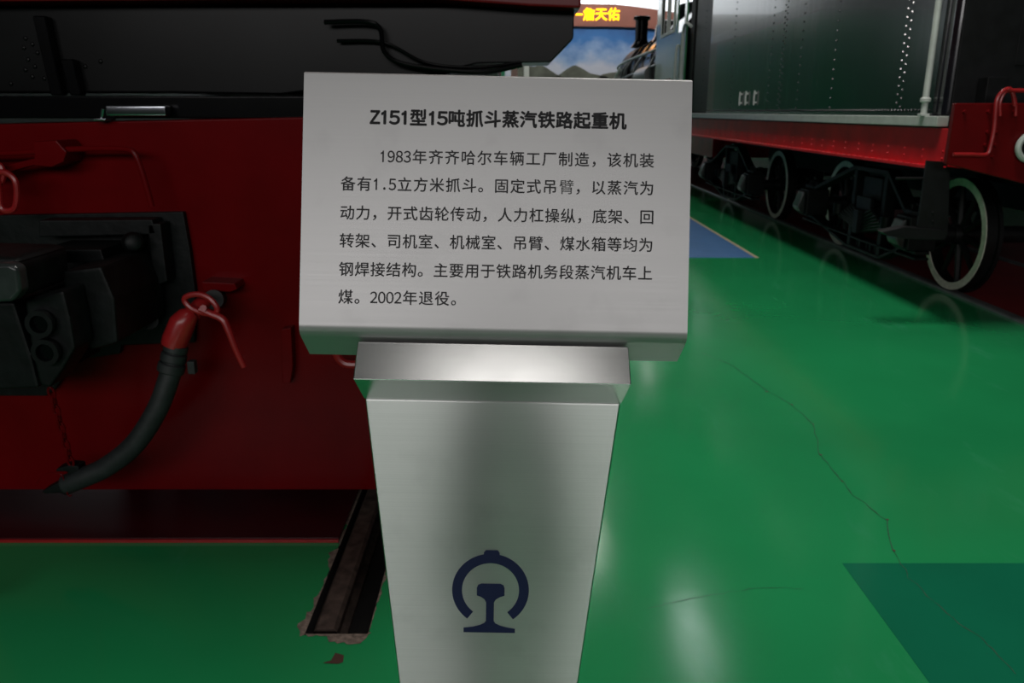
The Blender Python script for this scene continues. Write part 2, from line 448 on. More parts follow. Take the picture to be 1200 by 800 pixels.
# blue rectangle on the green floor beyond the sign
mY = onZ(888, 302).y
t = thing('floor_mat', 'flat blue floor area with a beige edge line, beyond the steel sign', 'floor mat', (1.5, mY, 0))
bm = B(); box(bm, .5, 2.58, mY, 26, .0005, .004); obj('mat_surface', bm, M['blue_mat'], t)
bm = B(); box(bm, 2.58, 2.625, mY, 26, .0005, .0045); obj('edge_line', bm, M['beige'], t)

# ------------------------------------------------------------------ the information sign
LEAN = .021
SX = -.050
sign = thing('information_sign', 'brushed steel sign stand with a tilted plate of black Chinese text', 'sign', (SX, 1.10, 0), (0, LEAN, 0))
SM = Matrix.Translation((SX, 1.10, 0)) @ Matrix.Rotation(LEAN, 4, 'Y')
SI = SM.inverted()
def uvmap(o):
    me = o.data; uv = me.uv_layers.new(name='UVMap')
    for l in me.loops:
        c = me.vertices[l.vertex_index].co; uv.data[l.index].uv = (c.x, c.z + c.y * .3)
def lprof(P, hw):       # world (Y, z) profile -> local prism across X
    return [(-hw, y - 1.10, z) for y, z in P], (2*hw, 0, 0)
th = PITCH
fd = Vector((0, -math.cos(th), math.sin(th)))    # face normal (towards the reader)
T = (1.105, 1.543); Bt = (1.105 - .340*math.sin(th), 1.543 - .340*math.cos(th))  # foot of the face
ch = (math.cos(math.radians(42)), -math.sin(math.radians(42)))
Cc = (Bt[0] + .0 + ch[0]*.067, Bt[1] + ch[1]*.067)
# rounded fold between face and underside
def fold(P0, P1, P2, r, n=7):
    a = Vector((P0[0]-P1[0], P0[1]-P1[1])).normalized(); b = Vector((P2[0]-P1[0], P2[1]-P1[1])).normalized()
    half = a.angle(b)/2; tl = r/math.tan(half); c0 = Vector(P1) + (a+b).normalized()*(r/math.sin(half))
    s = Vector(P1)+a*tl - c0; e = Vector(P1)+b*tl - c0
    out = []
    for i in range(n+1):
        t = i/n; v = s.lerp(e, t).normalized()*r; out.append(tuple(c0+v))
    return out
P = [T] + fold(T, Bt, Cc, .018) + [Cc, (1.13, Cc[1]), (1.195, 1.535), (1.110, 1.5445)]
bm = B(); pts, vec = lprof(P, .2548); prism(bm, pts, vec)
pan = obj('sign_panel', bm, M['panel'], sign, local=True, angle=25); 
bm = B()
P = [(1.0195, 1.2035), (.979, 1.164), (1.0485, 1.1117), (1.14, 1.1117), (1.14, 1.160), (1.062, 1.165)]
pts, vec = lprof(P, .1797); prism(bm, pts, vec, .0012, 1)
led = obj('ledge', bm, M['ledge'], sign, local=True, angle=25); uvmap(led)
bm = B()
zt, zb = 1.1117, .035; wt = .1783; wb = .1783 - .0838*(zt-zb)
vs = []
for z, hw, d in ((zb, wb, .115), (zt, wt, .085)):
    vs.append([bm.verts.new(p) for p in ((-hw, 1.0485-1.10, z), (hw, 1.0485-1.10, z), (hw, 1.0485-1.10+d, z), (-hw, 1.0485-1.10+d, z))])
for k in range(4): bm.faces.new((vs[0][k], vs[0][(k+1) % 4], vs[1][(k+1) % 4], vs[1][k]))
bm.faces.new(vs[0][::-1]); bm.faces.new(vs[1])
bmesh.ops.recalc_face_normals(bm, faces=bm.faces)
bmesh.ops.bevel(bm, geom=list(bm.edges), offset=.003, segments=2, profile=.5, affect='EDGES')
ped = obj('pedestal', bm, M['steel'], sign, local=True, angle=25); uvmap(ped)
bm = B(); box(bm, -.2, .2, -.16, .17, 0, .014, .003); box(bm, -.13, .13, -.085, .095, .012, .040, .004)
base = obj('base_plate', bm, M['steel'], sign, local=True); base.rotation_euler = (0, -LEAN, 0); uvmap(base)

# writing on the plate
ux = Vector((1, 0, 0)); uy = UP
def sp(px, py):        # photo pixel on the face -> local point just in front of it
    r = ray(px, py); c0 = SM @ Vector((0, T[0]-1.10, T[1])); nrm = (SM.to_3x3() @ fd)
    k = (c0 - EYE).dot(nrm) / r.dot(nrm)
    return SI @ (EYE + r * k) + fd * .0004
FW = {'Z': 'Ｚ', '.': '．', **{str(i): chr(0xFF10 + i) for i in range(10)}}
def line(bm, chars, p0, p1, em, off, asc_sx=.86, cell=None, skip=()):
    """chars spread from centre p0 to centre p1; ASCII takes half a cell."""
    wds = [(.5 if c in '0123456789.' else (.56 if c == 'Z' else 1.)) for c in chars]
    pos = [0.]
    for i in range(1, len(chars)): pos.append(pos[-1] + (wds[i-1] + wds[i]) / 2)
    for i, c in enumerate(chars):
        t = pos[i] / pos[-1]; q = (p0[0] + (p1[0]-p0[0])*t, p0[1] + (p1[1]-p0[1])*t)
        if i in skip: continue
        s = FW.get(c, c)
        if c == '.': q = (q[0] + 4, q[1])
        sz = em * 1.05 / F
        put_glyph(bm, s, sp(*q), ux, uy, sz, asc_sx if c in FW else 1., off)
def head(bm):
    X = [439.4, 451, 462.7, 474.8, 490.4, 507, 518.8, 535, 556.4, 577.3, 598.4, 619.2, 640.4, 661.3, 682.2, 703, 724]
    for c, x in zip('Z151型15吨抓斗蒸汽铁路起重机', X):
        q = (x, 137.0 + (x-439) * .0165); a = c in FW
        put_glyph(bm, FW.get(c, c), sp(*q), ux, uy, (20.6 if not a else 20.6) * 1.05 / F, 1.06 if (a and c != 'Z') else (.92 if a else 1.0), .036 if a else .034)
bm = B(); head(bm); obj('heading_lettering', bm, M['ink'], sign, local=True)
bm = B()
line(bm, '1983年齐齐哈尔车辆工厂制造，该机装', (449, 183), (758, 188), 17.8, .013)
line(bm, '备有1.5立方米抓斗。固定式吊臂，以蒸汽为', (408, 215), (758, 220.4), 17.8, .013, skip=(15,))
line(bm, '动力，开式齿轮传动，人力杠操纵，底架、回', (407, 248.8), (758, 254.2), 17.8, .013)
line(bm, '转架、司机室、机械室、吊臂、煤水箱等均为', (406.5, 281.6), (757, 286.8), 17.8, .013)
line(bm, '钢焊接结构。主要用于铁路机务段蒸汽机车上', (405.8, 315), (756, 320), 17.8, .013)
line(bm, '煤。2002年退役。', (405, 347.6), (537, 349.8), 17.8, .013)
obj('body_lettering', bm, M['ink'], sign, local=True)
bm = B(); put_glyph(bm, '臂', sp(664, 219), ux, uy, 18.2*1.05/F, 1, .002)
obj('worn_lettering', bm, M['ink_worn'], sign, local=True, label='rubbed pale grey character')

# railway emblem on the pedestal
cx, cz = 0.0, .811
k1, k2 = .001277, .00146
def lp(x, y): return Vector((cx + .0008 + x*k1, 1.0485-1.10-.0006, cz - y*k2))
bm = B(); n = 60; a0 = math.radians(-90+37); a1 = math.radians(270-37); ring = []
for i in range(n+1):
    a = a0 + (a1-a0)*i/n
    ring.append((lp(45*math.cos(a), -42.3*math.sin(a)), lp(33.4*math.cos(a), -31.6*math.sin(a))))
rv = [(bm.verts.new(p), bm.verts.new(q)) for p, q in ring]
for i in range(n): bm.faces.new((rv[i][0], rv[i+1][0], rv[i+1][1], rv[i][1]))
kn = [(-8.8, -38), (-8.2, -44), (-6, -46.6), (7.5, -46.6), (9.8, -44), (10.4, -38)]
bm.faces.new([bm.verts.new(lp(*p) + Vector((0, -.0003, 0))) for p in kn])
hd = [(-16, 6), (-16, -3), (-14.5, -6.5), (-11, -8), (11.5, -8), (15, -6.5), (16.5, -3), (16.5, 6)]
hl = [(-11, 7.8), (-7, 10.5), (-5, 14)]; hr = [(4.4, 14), (6.5, 10.5), (11, 7.8)]
bm.faces.new([bm.verts.new(lp(*p)) for p in hd + hr[::-1] + hl[::-1]])
bm.faces.new([bm.verts.new(lp(*p)) for p in ((-5, 14), (4.4, 14), (4.4, 36), (-5, 36))])
ft = [(-5, 36), (4.4, 36), (6.5, 39), (12, 41.5), (20, 43.6), (29.8, 45), (29.8, 50.2), (-31.4, 50.2), (-31.4, 44.6), (-20, 43.2), (-12, 41), (-7, 38.6)]
bm.faces.new([bm.verts.new(lp(*p)) for p in ft])
obj('emblem', bm, M['navy'], sign, local=True, label='navy blue railway emblem')

# ------------------------------------------------------------------ wheels (shared by the vehicles)
def wheel(parent, x, y, z, r, side, paint=True, spokes=10, name='wheel'):
    """A spoked railway wheel at x facing side (-1 = towards -X)."""
    bm = B(); ax = (side, 0, 0); c = (x, y, z)
    annulus(bm, c, ax, r, r*.86, .085, 48, -.085)              # rim and tread
    annulus(bm, c, ax, r+.022, r*.9, .03, 48, -.117)           # flange
    cyl(bm, (x - side*.10, y, z), (x + side*.03, y, z), r*.20, r*.17, 20)
    for k in range(spokes):
        a = 2*PI*k/spokes + .15
        d = Vector((0, math.cos(a), math.sin(a))); p = Vector(c) - Vector((side*.045, 0, 0))
        tube(bm, [p + d*r*.15, p + d*r*.88], [.030, .022], 6)
    o = obj(name, bm, M['blackm'], parent)
    if paint:
        bm = B(); annulus(bm, c, ax, r*.995, r*.865, .006, 48, .0005)
        obj('tyre', bm, M['tyre'], o, label='white painted wheel rim')
    return o

# ------------------------------------------------------------------ the crane (left)
CY = 2.85
TCX = -.566 - .7535
crane = thing('rail_crane', 'red and black railway crane end with coupler, brake hose and red buffer plate', 'crane', (TCX, CY, 0))
za = onY(0, 145, CY).z; zb_ = onY(355, 137, CY).z; xa = onY(0, 145, CY).x; xb = onY(355, 137, CY).x
sl = (zb_-za)/(xb-xa)
zt = lambda x: za + (x-xa)*sl
bm = B(); prism(bm, [(-2.72, CY, .075), (0.0, CY, .075), (0.0, CY, zt(0)), (-2.72, CY, zt(-2.72))], (0, .06, 0), .006)
obj('buffer_plate', bm, M['red'], crane, label='glossy dark red end plate')
bm = B(); box(bm, -2.62, -.06, CY+.061, 9.5, .55, 1.44, .01); obj('chassis', bm, M['blackm'], crane)
for y in (4.2, 6.4):
    wheel(crane, TCX+.7535-.06, y, .46, .46, 1, False); wheel(crane, TCX-.7535+.06, y, .46, .46, -1, False)
# black deck edge over the plate
bm = B(); box(bm, -2.8, .02, CY+.03, CY+.4, 1.475, 1.55, .006); box(bm, -2.8, -.15, CY+.4, 9.5, 1.475, 1.55)
obj('deck', bm, M['black'], crane)
# slewing platform: black front with a chamfered lower corner
UYp = 2.95
P = [onY(*p, UYp) for p in ((-120, 108), (200, 108), (330, 110), (500, 88), (560, 74), (645, 73), (672, 45), (673, 9), (500, 8), (-120, 8))]
bm = B(); prism(bm, P, (0, .22, 0), .004, 1); box(bm, -2.9, -.25, UYp+.22, 9.0, 1.62, 1.82)
for p in ((30, 45), (38, 52), (28, 56), (44, 62), (33, 70), (41, 78), (30, 82), (38, 90), (52, 92), (13, 98), (100, 78), (118, 72)):
    rivet(bm, onY(*p, UYp), (0, -1, 0), .009)
obj('slewing_platform', bm, M['sheen_black'], crane)
bm = B()
for (px0, py0, px1, py1) in ((52, 20, 70, 112), (84, 70, 92, 112)):
    a, b_ = onY(px0, py0, UYp), onY(px1, py1, UYp)
    prism(bm, [a+Vector((-.02, 0, 0)), a+Vector((.025, 0, 0)), b_+Vector((.03, 0, 0)), b_+Vector((-.01, 0, 0))], (0, -.04, 0), .004, 1)
obj('stiffener', bm, M['black'], crane)
# cables and pipes slung under the platform
bm = B()
tube(bm, smooth([onY(*p, UYp-.05) for p in ((380, 26), (440, 28), (450, 60), (470, 74), (520, 82), (570, 84), (612, 76))]), .008, 8)
tube(bm, smooth([onY(*p, UYp-.03) for p in ((395, 48), (450, 50), (500, 74), (560, 79), (610, 73))]), .006, 8)
obj('pipe', bm, M['black'], crane)
# red cab above
P = [onY(*p, 2.86) for p in ((-130, 3), (505, -1), (620, 7.5), (681, 10), (681, -420), (-130, -420))]
bm = B(); prism(bm, P, (0, 2.4, 0), .01); box(bm, -2.8, -.12, 5.27, 9.2, 1.83, 3.7, .03); obj('cab', bm, M['red_b'], crane)
# steel plate and pin added for the glint of light over the deck
bm = B()
a = onY(126, 138, CY-.02); b_ = onY(196, 137, CY-.02)
box(bm, a.x, b_.x, CY-.03, CY+.02, 1.483, 1.518, .006, None)
obj('glint_plate', bm, M['chrome'], crane, label='bare steel plate standing for a glint of light on the black deck edge')
bm = B(); p = onY(120, 137, CY-.02); box(bm, p.x-.018, p.x+.022, CY-.05, CY+.029, zt(p.x)+.003, zt(p.x)+.010, .002); 
cyl(bm, (p.x, CY-.03, zt(p.x)+.006), (p.x+.01, CY-.03, zt(p.x)+.04), .006); obj('glint_pin', bm, M['chrome'], crane)

# coupler pocket plate and coupler
PY = CY - .001
bm = B()
P = [onY(*p, PY) for p in ((4, 251), (218, 247), (226, 292), (232, 338), (231, 399), (146, 402), (144, 412), (100, 418), (84, 430), (70, 452), (58, 461), (-60, 461), (-60, 300), (4, 290))]
prism(bm, P, (0, -.028, 0), .004)
obj('coupler_pocket', bm, M['greas'], crane, label='black striker plate round the coupler')
bm = B()
def plate(pts, Y, t, bev=.006): prism(bm, [onY(*p, Y) for p in pts], (0, t, 0), bev)
plate(((45, 258), (178, 257), (184, 275), (45, 278)), 2.74, .08)
plate(((172, 262), (188, 262), (196, 330), (180, 336)), 2.74, .08)
plate(((45, 292), (118, 292), (132, 336), (160, 346), (160, 358), (122, 352), (108, 308), (45, 308)), 2.60, .20)
tube(bm, [onY(156, 284, 2.66), onY(156, 284, 2.668), onY(156, 284, 2.69), onY(156, 284, 2.82)], [.012, .026, .036, .038], 18)
cyl(bm, onY(175, 376, 2.72), onY(175, 376, 2.82), .03, n=14)
obj('coupler_carrier', bm, M['greas'], crane)
bm = B()       # head: guard arm block behind, jaw with two pin holes, knuckle
plate(((72, 318), (118, 312), (134, 350), (138, 402), (110, 410), (80, 402)), 2.42, .36, .012)
plate(((28, 352), (74, 340), (82, 372), (88, 408), (74, 432), (58, 455), (46, 452), (36, 410)), 2.30, .12, .012)
plate(((-90, 300), (14, 302), (24, 308), (26, 350), (-90, 356)), 2.22, .26, .02)
plate(((-90, 356), (16, 354), (36, 415), (46, 455), (-90, 462)), 2.34, .40, .012)
for q in ((50, 378), (57, 411)):
    annulus(bm, onY(*q, 2.295), (0, -1, 0), .041, .027, .022, 24)
cp = obj('coupler', bm, M['greas'], crane, label='black iron coupler head')
bm = B()
prism(bm, [onY(*p, 2.17) for p in ((-40, 310), (10, 309), (20, 314), (24, 342), (14, 354), (-40, 356))], (0, .05, 0), .012, 3)
obj('knuckle', bm, M['iron'], cp, label='lighter grey knuckle edge')  # edge in a lighter iron than the coupler head
for q in ((50, 378), (57, 411)):
    bm = B(); c = onY(*q, 2.288); cyl(bm, c, c + Vector((0, .02, 0)), .027, n=20); obj('pin_hole', bm, M['black'], cp)

# uncoupling lever and its chain link
LY = 2.74
bm = B()
tube(bm, smooth([onY(*p, LY) for p in ((-120, 183), (0, 180), (40, 178), (80, 175), (120, 174), (148, 175), (158, 180), (166, 200), (172, 220), (178, 242))], 5), .0095, 10)
obj('uncoupling_lever', bm, M['red'], crane)
bm = B()
prism(bm, [onY(*p, LY) for p in ((-60, 196), (12, 192), (46, 184), (76, 176), (70, 188), (30, 196), (-4, 206), (-60, 214))], (0, .035, 0), .006)
prism(bm, [onY(*p, LY-.02) for p in ((39, 166), (66, 164), (78, 178), (74, 190), (60, 196), (38, 194), (40, 182))], (0, .128, 0), .006)
obj('lever_bracket', bm, M['red'], crane)
bm = B()
tube(bm, smooth([onY(*p, LY-.06) for p in ((-2, 204), (8, 203), (18, 212), (20, 230), (17, 244), (8, 247), (1, 242), (-1, 225))], 5, True), .010, 8, True)
tube(bm, smooth([onY(*p, LY-.05) + Vector((0, .0, 0)) for p in ((-12, 192), (0, 194), (4, 206), (-2, 216), (-14, 214))], 5, True), .010, 8, True)
obj('lifting_link', bm, M['red_hi'], crane, label='red chain link')

# air brake hose
HYp = 2.62
bm = B()
hp = [onY(205, 412, 2.62), onY(199, 440, 2.60), onY(184, 480, 2.58), onY(158, 520, 2.57), onY(126, 546, 2.57), onY(96, 560, 2.57), onY(78, 567, 2.58)]
tube(bm, smooth(hp, 8), [.036]*8*6 + [.034], 18)
hose = obj('brake_hose', bm, M['rubber'], crane, label='black rubber brake hose')
bm = B()
def collar(p, q, r, t=.016): tube(bm, [Vector(p), Vector(p).lerp(Vector(q), .12), Vector(p).lerp(Vector(q), .88), Vector(q)], [r*.92, r, r, r*.92], 20)
A_, B_2 = onY(207, 404, 2.62), onY(199, 438, 2.605)
d = (B_2 - A_)
for s0, s1, r in ((0, .25, .040), (.28, .58, .043), (.62, .95, .045)): collar(A_ + d*s0, A_ + d*s1, r)
box(bm, A_.x+.035, A_.x+.06, 2.60, 2.63, B_2.z+.0, B_2.z+.045, .003)
obj('hose_clamp', bm, M['rubber'], hose)
bm = B()       # the coupling at the free end
e = onY(78, 567, 2.58)
plate(((92, 546), (80, 545), (66, 549), (64, 553), (78, 553), (80, 560), (62, 568), (48, 576), (52, 579), (70, 578), (76, 581), (96, 572)), 2.555, .05, .006)
obj('hose_coupling', bm, M['greas'], hose)
bm = B()
tube(bm, smooth([onY(*p, 2.55) for p in ((43, 566), (48, 558), (58, 554), (72, 556), (76, 568), (80, 580), (84, 580))]), .002, 6)
obj('wire', bm, M['red'], hose, label='thin red wire')
bm = B()       # red angle cock: nozzle, ring, handle
tube(bm, [onY(204, 404, 2.62), onY(206, 397, 2.62), onY(214, 378, 2.625), onY(220, 371, 2.63), onY(226, 366, 2.64)], [.043, .044, .043, .036, .024], 20)
tube(bm, smooth([onY(226, 368, 2.64), onY(234, 358, 2.67), onY(243, 352, 2.72), onY(250, 350, 2.80)]), .026, 14)
ck = obj('angle_cock', bm, M['red_hi'], crane, label='bright red angle cock')
bm = B()
tube(bm, smooth([onY(*p, 2.60) for p in ((216, 351), (222, 346), (234, 345), (246, 350), (254, 360), (252, 367), (240, 367), (224, 361))], 5, True), .0095, 8, True)
cyl(bm, onY(238, 361, 2.58), onY(238, 361, 2.66), .011, n=12)
obj('ring', bm, M['red_hi'], ck)
bm = B()
hpts = smooth([onY(*p, Y) for p, Y in (((234, 362), 2.60), ((248, 368), 2.595), ((261, 374), 2.59), ((267, 385), 2.585), ((276, 408), 2.58), ((286, 430), 2.58))], 5)
tube(bm, hpts, [.013 - .002*abs(i-10)/10 for i in range(len(hpts))], 10)
obj('lever', bm, M['red_hi'], ck, label='long red cock handle')
bm = B()
cyl(bm, onY(255, 349, 2.86), onY(250, 351, 2.70), .034, n=18)
obj('train_pipe', bm, M['blackm'], crane)
bm = B()
prism(bm, [onY(*p, 2.76) for p in ((236, 330), (275, 332), (278, 339), (270, 342), (238, 341))], (0, .10, 0), .004)
obj('pipe_bracket', bm, M['red'], crane)
bm = B(); chain(bm, onY(59, 455, 2.50), onY(84, 545, 2.56), 9, .0042, .010)
obj('hose_chain', bm, M['red'], crane, label='thin dark red chain')
# small red step brackets on the plate
bm = B()
prism(bm, [onY(*p, 2.80) for p in ((329, 386), (341, 384), (343, 430), (340, 449), (331, 449), (330, 428))], (0, .052, 0), .004)
obj('hook_bracket', bm, M['red'], crane)
bm = B()
tube(bm, smooth([onY(*p, 2.74) for p in ((394, 412), (397, 420), (405, 426), (418, 427), (432, 424))]), .016, 10)
cyl(bm, onY(394, 410, 2.74), onY(394, 410, 2.86), .014, n=10); cyl(bm, onY(432, 424, 2.74), onY(432, 424, 2.86), .014, n=10)
obj('step_iron', bm, M['red_hi'], crane)

# ------------------------------------------------------------------ the tender (right)
TX = 3.0
TC = 4.45
tender = thing('tender', 'black riveted steam locomotive tender on red frame and white-rimmed spoked wheels', 'tender', (TC, 9.0, 0))
TY0, TY1 = 5.78, 12.9
# tank with rounded vertical corners, rivet rows in its skin
bm = B(); rc = .045; pl = []
for (cx_, cy_, a0) in ((TX+rc, TY0+rc, 180), (2*TC-TX-rc, TY0+rc, 270), (2*TC-TX-rc, TY1-rc, 0), (TX+rc, TY1-rc, 90)):
    for k in range(7):
        a = math.radians(a0 + 15*k); pl.append((cx_ + rc*math.cos(a), cy_ + rc*math.sin(a), 1.475))
prism(bm, pl, (0, 0, 1.75))
for Yc, two in ((onX(1072, 60, TX).y+.12, 1), (onX(979, 60, TX).y, 0), (onX(939, 60, TX).y, 0), (onX(919, 60, TX).y, 1), (onX(904, 60, TX).y, 0), (onX(860, 60, TX).y, 0), (onX(826, 60, TX).y, 0)):
    z = 1.53
    while z < 3.2:
        rivet(bm, (TX-.001, Yc, z), (-1, 0, 0), .011)
        if two: rivet(bm, (TX-.001, Yc+.07, z+.03), (-1, 0, 0), .011)
        z += .062 if two else .085
y = TY0 + .2
while y < TY1 - .1:
    rivet(bm, (TX-.001, y, 1.505), (-1, 0, 0), .011); y += .055
tank = obj('tank', bm, M['tank'], tender, angle=40)
bm = B(); box(bm, TX-.022, TX+.02, TY0+.12, TY1-.1, 1.462, 1.486, .004); obj('tank_angle', bm, M['tank'], tank)
bm = B()
Yr = TY0 + .12 
box(bm, TX-.010, TX+.002, Yr-.02, Yr+.03, 1.49, 3.2, .003)
obj('corner_strip', bm, M['tank'], tank)
bm = B(); box(bm, TX+.06, 2*TC-TX-.06, TY1+.01, TY1+1.3, 1.475, 4.2, .03); obj('bunker_front', bm, M['blackm'], tender)
for q in (869, 876, 886):
    bm = B(); yy = onX(q, 113, TX).y
    box(bm, TX-.02, TX+.002, yy-.035, yy+.035, 1.59, 1.61, .004); box(bm, TX-.02, TX+.002, yy-.035, yy+.035, 1.70, 1.72, .004)
    tube(bm, [(TX-.02, yy, 1.57), (TX-.024, yy, 1.65), (TX-.02, yy, 1.74)], .011, 8)
    obj('clip', bm, M['white'], tank, label='small pale clip on the tank side')
# rear face fittings
bm = B(); box(bm, TX+.035, 2*TC-TX-.035, TY0-.02, TY0+.05, 1.476, 3.22, .004); obj('rear_sheet', bm, M['blackm'], tank)
bm = B(); box(bm, 3.42, 4.9, TY0-.028, TY0-.015, 1.8, 3.1, .003)
p = onY(1153, 114, TY0); box(bm, p.x-.07, p.x+.07, TY0-.14, TY0+.01, 1.52, 1.72, .006)
obj('rear_panel', bm, M['blackm'], tank)
# pale handrail pole at the corner
bm = B()
p0 = onX(1083, 126, TX-.02); hx, hy = TX-.05, TY0-.02
hy = onX(1091, 70, TX-.05).y
tube(bm, [(hx, hy, 1.475), (hx, hy, 1.56), (hx, hy, 3.3)], .022, 12)
tube(bm, [(hx, hy, 1.555), (hx, hy, 1.565), (hx, hy, 1.585), (hx, hy, 1.595)], [.02, .036, .036, .02], 12)
box(bm, hx-.03, hx+.06, hy-.03, hy+.03, 1.464, 1.482, .003)
obj('handrail', bm, M['white'], tender, label='pale grey corner handrail')
# deck: pale edge strip over the red frame
EB = 5.42
bm = B(); box(bm, TX+.03, 2*TC-TX-.03, EB+.05, TY1+1.38, 1.385, 1.474, .004); obj('deck', bm, M['blackm'], tender)
bm = B(); box(bm, TX-.055, TX+.029, onX(1098, 140, TX-.055).y, TY1+1.38, 1.395, 1.465, .006); obj('deck_edge', bm, M['white'], tender, label='pale grey running strip')
bm = B()
box(bm, TX-.01, TX+.02, EB+.05, TY1+1.38, 1.13, 1.384, .004)
box(bm, TX-.05, TX+.05, EB+.27, TY1+1.38, 1.105, 1.129, .004)
box(bm, 2*TC-TX-.02, 2*TC-TX+.01, EB+.05, TY1+1.38, 1.13, 1.384, .004)
for k in range(26):
    y = 5.7 + k * .28
    for dz in (0, .05):
        rivet(bm, (TX-.011, y, 1.18+dz), (-1, 0, 0), .011)
for k in range(60): rivet(bm, (TX-.035, 5.6+k*.12, 1.130), (0, 0, 1), .010)
obj('frame', bm, M['red_t'], tender, label='red side frame')
bm = B(); box(bm, TX+.9, 2*TC-TX-.9, EB+.1, TY1+.7, .95, 1.384, .01); box(bm, TC-.2, TC+.2, EB+.1, TY1+.7, .70, .95, .01); obj('underframe', bm, M['blackm'], tender)
# red buffer beam with a tapered lower edge
bx = onY(1115, 150, EB).x
zT = onY(1120, 121, EB).z
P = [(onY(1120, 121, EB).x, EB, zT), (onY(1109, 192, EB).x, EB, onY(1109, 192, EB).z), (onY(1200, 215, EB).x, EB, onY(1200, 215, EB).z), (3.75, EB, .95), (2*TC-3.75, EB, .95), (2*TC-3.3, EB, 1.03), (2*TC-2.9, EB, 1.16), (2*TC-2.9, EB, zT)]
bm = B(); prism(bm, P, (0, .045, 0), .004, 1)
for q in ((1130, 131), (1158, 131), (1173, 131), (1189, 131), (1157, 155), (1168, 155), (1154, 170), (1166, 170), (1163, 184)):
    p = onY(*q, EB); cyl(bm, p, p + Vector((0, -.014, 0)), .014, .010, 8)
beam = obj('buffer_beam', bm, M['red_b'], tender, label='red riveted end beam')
bm = B(); c = onY(1207, 172, EB)
tube(bm, [c + Vector((.095*math.cos(2*PI*k/28), -.03, .085*math.sin(2*PI*k/28))) for k in range(28)], .020, 8, True)
bsk = obj('buffer_socket', bm, M['white'], beam, label='white ring of the socket')
bm = B(); cyl(bm, c + Vector((0, -.001, 0)), c + Vector((0, -.018, 0)), .085, n=28); obj('hole', bm, M['blackm'], beam)
bm = B()
tube(bm, smooth([onY(*p, EB-.05) for p in ((1117, 181), (1135, 181), (1152, 181.5), (1158, 179), (1161, 170), (1165, 150), (1167, 125), (1169, 115), (1175, 107), (1183, 104), (1187, 110), (1189, 124))], 5), .013, 8)
tube(bm, smooth([onY(*p, EB-.06) for p in ((1181, 104), (1186, 106), (1200, 106), (1260, 106))], 4), .013, 8)
tube(bm, smooth([onY(*p, EB-.05) for p in ((1172, 136), (1172, 120), (1178, 108), (1186, 108), (1190, 120), (1190, 136))], 4), .010, 8)
obj('uncoupling_lever', bm, M['red_hi'], tender, label='bent red uncoupling rod')
# coupler and buffers out of sight past the frame edge are left simple but solid
bm = B(); box(bm, TC-.12, TC+.12, EB-.45, EB+.02, .72, 1.0, .03); box(bm, TC-.2, TC+.16, EB-.62, EB-.38, .68, 1.04, .05)
obj('coupler', bm, M['greas'], tender)
# step hanger by the corner
sp0 = onY(1078, 192, 5.62); 
bm = B()
P = [onY(*p, 5.62) for p in ((1086, 188), (1114, 190), (1111, 272), (1075, 268))]
prism(bm, P, (0, .02, 0), .003)
P = [onY(*p, 5.60) for p in ((1034, 272), (1060, 266), (1111, 270), (1108, 281), (1060, 280), (1040, 276))]
prism(bm, P, (0, .10, 0), .003)
for q in ((1093, 249), (1093, 259)): rivet(bm, onY(*q, 5.62), (0, -1, 0), .012)
tube(bm, [onY(1050, 209, 5.68), onY(1118, 209, 5.68)], .010, 8)
obj('step', bm, M['blackm'], tender, label='black foot step hanger')

